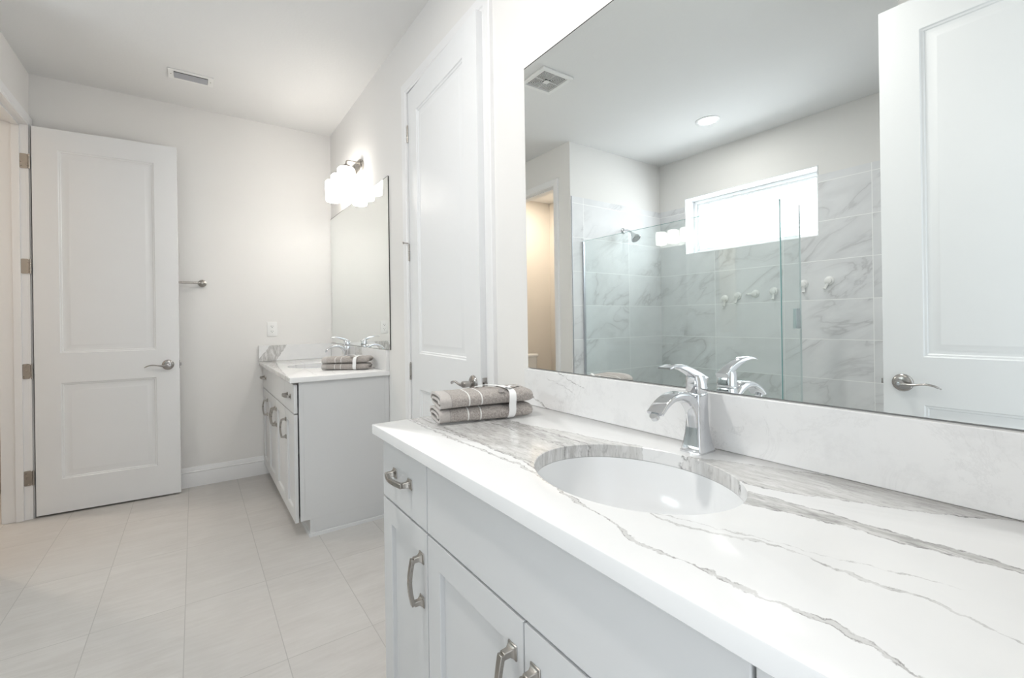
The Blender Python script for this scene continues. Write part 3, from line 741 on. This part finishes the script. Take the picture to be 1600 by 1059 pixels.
def towel_pair(base, rz, labels, ribbon_label, grp, scale=1.):
    Ms = []
    z = base[2]
    for k, lab in enumerate(labels):
        mb = towel_mesh(seed=k+1)
        lo = lowest(mb); hi = max(v[2] for v in mb.v)
        mb.v = [(x, y, zz-lo) for x, y, zz in mb.v]
        o = obj('folded_towel', mb, M['towel'], loc=(base[0], base[1], z+.0003), rot=(0, 0, rz), smooth=60)
        if k == 1: o.location.x += .004*math.cos(rz); o.rotation_euler = (0.0, math.radians(-.6), rz+.012)
        o.scale = (scale, scale, scale)
        tag(o, lab, 'towel', grp)
        z += (hi-lo)*scale*.955
    tot = (z-base[2])/scale
    t = thing('ribbon', ribbon_label, 'ribbon', base, rz, 'white towel ribbons'); t.scale = (scale,)*3
    mb = MB(); n = 60; w2, h2 = .0735, tot/2+.0022; rings = []
    for k in range(n):
        a = 2*PI*k/n; c, q = math.cos(a), math.sin(a)
        y = w2*math.copysign(abs(c)**.42, c); zz = h2+h2*math.copysign(abs(q)**.55, q)
        waist = 1-.035*math.exp(-((zz-h2)/.008)**2)
        y *= waist; wd = .0075+.0035*max(0, -c)
        xo = .213+.004*math.sin(a)
        zz = max(zz, .0006)
        rings.append([(xo-wd, y, zz), (xo+wd, y, zz), (xo+wd, y*1.012, zz+.0008*q+.0004), (xo-wd, y*1.012, zz+.0008*q+.0004)])
    mb.loft(rings, loop=True)
    obj('ribbon_band', mb, M['ribbon'], t)
    top = 2*h2
    for s, pts in enumerate(([(.213, -.030, top), (.225, -.020, top+.006), (.245, -.010, top+.003), (.262, .004, top-.001)], [(.213, -.030, top), (.190, -.006, top+.007), (.160, .018, top+.008), (.128, .030, top+.002)],
                             [(.213, -.030, top+.001), (.205, -.040, top+.007), (.215, -.046, top+.003), (.222, -.035, top+.001)])):
        obj('ribbon_tail', MB().sweep(smoothpath(pts, 5), lambda i, u: [(-.0045, -.0005), (.0045, -.0005), (.0045, .0005), (-.0045, .0005)]), M['ribbon'], t)
    obj('hang_tag', MB().loft([[(.186+.010*math.cos(a), -.050-.0045*math.cos(a)*0+.008*math.sin(a), top-.0025-.004*math.sin(a)*-1+dz) for a in [2*PI*k/16 for k in range(16)]] for dz in (0, .0012)]), M['grey_felt'], t)
    return t
towel_pair((-.392, 1.205, .8718), math.radians(-13), ['grey folded towel with two white stripes, lying on the foreground counter under another', 'grey folded towel with two white stripes, on top of the foreground stack'],
           'white ribbon tied round the two grey towels on the foreground counter', 'folded towels on the foreground counter')
towel_pair((-.290, 2.992, .8718), math.radians(-36), ['grey folded towel lying on the far counter under another', 'grey folded towel on top of the small stack on the far counter'],
           'white ribbon tied round the two towels on the far counter', 'folded towels on the far counter', .97)

# ------------------------------------------------------------------ vanity lights
def vanity_light(label, y):
    t = thing('vanity_light', label, 'wall light', (0, y, 2.225), 0, 'vanity lights')
    mb = MB()
    ring = rrect(.46, .115, .0565, 10)
    mb.loft([[(-.0008, a, b-.0) for a, b in ring], [(-.012, a, b) for a, b in ring], [(-.018, a*.975, b*.93) for a, b in ring], [(-.020, a*.95, b*.86) for a, b in ring]])
    obj('backplate', mb, M['nickel'], t, bevel=0)
    for k in (-1, 0, 1):
        cy = k*.17
        a = obj('lamp_arm', MB().tube(smoothpath([(-.015, cy, .034), (-.06, cy, .036), (-.088, cy, .036), (-.100, cy, .028), (-.102, cy, .008)], 5), .0045, 12, (0, 1, 0)), M['nickel'], t)
        obj('shade_holder', MB().lathe([(0, .010), (.010, .010), (.016, .004), (.030, -.004), (.031, -.012), (0, -.012)], 28, Matrix.Translation((-.102, cy, 0))), M['nickel'], a)
        pr = [(.0, -.012), (.030, -.0125), (.050, -.018), (.0565, -.028), (.0575, -.045), (.0535, -.160), (.0515, -.168), (.048, -.168), (.050, -.158), (.0535, -.045), (.05, -.030), (.030, -.018), (0, -.017)]
        obj('glass_shade', MB().lathe(pr, 40, Matrix.Translation((-.102, cy, 0))), M['shade'], a)
    return t
vl = vanity_light('three-shade brushed nickel vanity light, lit, above the far mirror', 3.33)
v2 = copy_tree(vl, label='three-shade vanity light above the large mirror, seen only reflected in the shower glass'); v2.location = (0, .57, 2.235)
for a in v2.children:
    for c in a.children:
        if c.name.startswith('glass_shade'): c.data = c.data.copy(); c.data.materials[0] = M['near_shade']

# ------------------------------------------------------------------ shower
g = thing('shower_screen', 'clear frameless glass shower screen with green edges, seen in the large mirror', 'shower screen', (-1.92, 2.97, .1))
def glass_panel(name, x0, x1, y0, y1, z1, edge='glass_edge'):
    mb = MB().box(x0, x1, y0, y1, 0.0005, z1)
    thin_x = (x1-x0) < (y1-y0)
    mb.mi = [1, 1, 1, 1, 0, 0] if thin_x else [1, 1, 0, 0, 1, 1]
    return obj(name, mb, [M['glass'], M[edge]], g)
glass_panel('front_pane', -.007, .007, -1.67, .0, 1.76)
glass_panel('return_pane', -.262, -.006, -1.67, -1.66, 1.76, 'seal')
obj('glass_clip', MB().box(-.235, -.180, -1.675, -1.655, .985, 1.110), M['clip'], g, bevel=.002)
obj('wall_channel', MB().box(-.010, .010, -.012, .0018, 0.0005, 1.755), M['vent_metal'], g)

sh = thing('overhead_shower', 'chrome shower head on the marble end wall, seen in the large mirror', 'shower', (-2.45, 2.9715, 2.005))
obj('wall_flange', MB().lathe([(0, 0), (.028, 0), (.028, .004), (.018, .012), (.012, .014), (0, .014)], 28, Matrix.Rotation(PI/2, 4, 'X')), M['chrome'], sh)
obj('shower_arm', MB().tube(smoothpath([(0, -.008, 0), (0, -.05, .0), (0, -.085, -.018), (0, -.115, -.045)], 5), .0095, 14, (1, 0, 0)), M['chrome'], sh)
Mh = Matrix.Translation((0, -.118, -.048)) @ Matrix.Rotation(PI+math.radians(-38), 4, 'X')
obj('spray_head', MB().lathe([(0, -.012), (.013, -.012), (.017, .0), (.024, .018), (.040, .042), (.046, .056), (.046, .064), (.042, .067), (0, .067)], 36, Mh), M['chrome'], sh)

def hook(label, y, z, roll):
    t = thing('suction_hook', label, 'hook', (WX+.0083, y, z), 0, 'suction hooks on the shower wall'); t.rotation_euler = (roll, 0, 0)
    MY = Matrix.Rotation(PI/2, 4, 'Y')
    obj('suction_cup', MB().lathe([(0, 0), (.034, 0), (.0345, .003), (.030, .009), (.022, .012), (.020, .018), (.012, .021), (0, .022)], 32, MY), M['white_plastic'], t)
    p = smoothpath([(.014, 0, -.020), (.012, 0, -.040), (.014, 0, -.060), (.026, 0, -.068), (.036, 0, -.060)], 5)
    obj('hook_arm', MB().sweep(p, lambda i, u: rrect(.020-.006*u, .006, .0025, 2), upv=(1, .001, 0)), M['white_plastic'], t)
hook('white suction hook on shower tile, furthest left, hanging straight down', 2.285, 1.330, 0)
hook('white suction hook on shower tile, second from the left, slightly tilted', 2.163, 1.352, .25)
hook('white suction hook on shower tile turned sideways, its arm pointing left', 2.010, 1.361, PI/2)
hook('white suction hook on shower tile, just left of the glass edge', 1.858, 1.372, 0)
hook('white suction hook on shower tile, first to the right of the glass edge', 1.630, 1.415, -.10)
hook('white suction hook on shower tile, furthest right, arm tilted', 1.452, 1.428, .42)

# ------------------------------------------------------------------ ceiling things
t = thing('recessed_light', 'round recessed ceiling light, lit, over the shower, seen in the mirror', 'ceiling light', (-2.427, 2.066, H))
obj('trim_ring', MB().lathe([(.066, -.0005), (.092, -.0005), (.092, -.003), (.086, -.006), (.070, -.007), (.066, -.005)], 48, loop=True), M['trim'], t)
obj('light_lens', MB().lathe([(0, -.001), (.066, -.001), (.066, -.004), (0, -.0045)], 48), M['can'], t)

t = thing('exhaust_fan', 'square white exhaust fan grille on the ceiling, seen in the mirror', 'fan', (-.965, 2.300, H))
W2 = .125
def sq_ring(h0, h1, z0, z1):
    mb = MB()
    mb.box(-h1, h1, -h1, -h0, z0, z1).box(-h1, h1, h0, h1, z0, z1).box(-h1, -h0, -h0, h0, z0, z1).box(h0, h1, -h0, h0, z0, z1)
    return mb
obj('fan_cover', sq_ring(.098, W2, -.014, -.0005), M['white_plastic'], t, bevel=.003)
obj('fan_cavity', MB().box(-.098, .098, -.098, .098, -.003, -.0008), M['dark'], t)
mb = MB()
for k in range(7):
    q = sq_ring(.0235+.0108*k, .0235+.0108*k+.0032, -.008, -.005); mb.add(q.v, q.f)
mb.box(-.098, .098, -.001, .001, -.0105, -.005).box(-.001, .001, -.098, .098, -.0105, -.005)
obj('grille', mb, M['white_plastic'], t)
obj('centre_badge', MB().box(-.020, .020, -.020, .020, -.0145, -.0125), M['white_plastic'], t, bevel=.001)

t = thing('ceiling_vent', 'small rectangular air vent with grey louvres on the ceiling', 'vent', (-.955, 3.515, H))
a, b = .118, .066
obj('vent_frame', MB().box(-a, -.088, -b, b, -.006, -.0005).box(.088, a, -b, b, -.006, -.0005).box(-.088, .088, -b, -.040, -.006, -.0005).box(-.088, .088, .040, b, -.006, -.0005), M['white_plastic'], t, bevel=.0015)
obj('vent_cavity', MB().box(-.088, .088, -.040, .040, -.0025, -.0008), M['dark'], t)
for k in range(3):
    o = obj('louvre', MB().box(-.087, .087, -.0072, .0072, -.0006, .0006), M['vent_metal'], t, loc=(0, -.026+.026*k, -.0095), rot=(math.radians(-24), 0, 0))
for sx_ in (-.103, .103):
    obj('screw', MB().lathe([(0, -.0075), (.003, -.0072), (.0035, -.006), (0, -.006)], 12, Matrix.Translation((sx_, 0, 0))), M['nickel'], t)

# ------------------------------------------------------------------ small wall things
t = thing('power_outlet', 'white double power outlet on the back wall above the far counter', 'outlet', (-.456, YB, 1.120))
obj('cover_plate', MB().loft([[(p, y, q) for p, q in rrect(.070*s, .115*s, .005, 3)] for y, s in ((-.0005, 1), (-.004, 1), (-.0055, .965))]), M['white_plastic'], t)
for s in (-1, 1):
    r_ = obj('receptacle', MB().loft([[(p, y, q+s*.0195) for p, q in rrect(.033, .028, .010, 4)] for y in (-.0055, -.0068)]), M['white_plastic'], t)
    obj('socket_slots', MB().box(-.0075, -.0055, -.0072, -.0066, s*.0195-.001, s*.0195+.008).box(.0055, .0075, -.0072, -.0066, s*.0195-.000, s*.0195+.007).lathe([(0, 0), (.0026, 0), (.0026, .0006), (0, .0006)], 12, Matrix.Translation((0, -.0066, s*.0195-.007)) @ Matrix.Rotation(PI/2, 4, 'X')), M['dark'], r_)
t = thing('towel_bar', 'brushed nickel towel bar on the back wall, partly behind the open door', 'towel bar', (-.905, YB, 1.462))
obj('bar', MB().tube([(-.455, -.052, 0), (.0, -.052, 0)], .0075, 16), M['nickel'], t)
for x_ in (0, -.455):
    obj('bar_bracket', MB().lathe([(0, .0), (.026, .0008), (.026, .006), (.022, .009), (.010, .014), (.009, .040), (.013, .046), (.013, .060), (.009, .064), (0, .065)], 28, Matrix.Translation((x_, 0, 0)) @ Matrix.Rotation(PI/2, 4, 'X')), M['nickel'], t)

# ------------------------------------------------------------------ toilet, seen through the doorway in the mirror
t = thing('toilet', 'white toilet in the warm lit side room, only its tank top visible in the mirror', 'toilet', (-2.40, 4.74, 0))
def ov(cx_, cy_, a_, b_, z, n=36, p=1.): return [(cx_+a_*math.copysign(abs(math.cos(2*PI*k/n))**p, math.cos(2*PI*k/n)), cy_+b_*math.copysign(abs(math.sin(2*PI*k/n))**p, math.sin(2*PI*k/n)), z) for k in range(n)]
obj('tank', MB().loft([ov(0, -.105, .20, .085, .385, p=.4), ov(0, -.105, .225, .095, .40, p=.4), ov(0, -.105, .235, .10, .70, p=.4)]), M['ceramic'], t)
obj('tank_lid', MB().loft([ov(0, -.108, .242, .108, .7005, p=.4), ov(0, -.108, .250, .112, .706, p=.4), ov(0, -.108, .250, .112, .728, p=.4), ov(0, -.108, .236, .100, .736, p=.4)]), M['ceramic'], t)
obj('bowl', MB().loft([ov(0, -.36, .11, .24, 0), ov(0, -.36, .11, .24, .02), ov(0, -.36, .10, .20, .12), ov(0, -.40, .14, .22, .25), ov(0, -.43, .18, .245, .36), ov(0, -.43, .185, .25, .395)]), M['ceramic'], t)
obj('toilet_seat', MB().loft([ov(0, -.44, .185, .245, .3955), ov(0, -.44, .19, .25, .405), ov(0, -.44, .185, .245, .432), ov(0, -.44, .15, .21, .440)]), M['white_plastic'], t)
obj('flush_handle', MB().tube([(.15, -.208, .645), (.15, -.235, .645), (.205, -.240, .64)], .006, 10), M['chrome'], t)
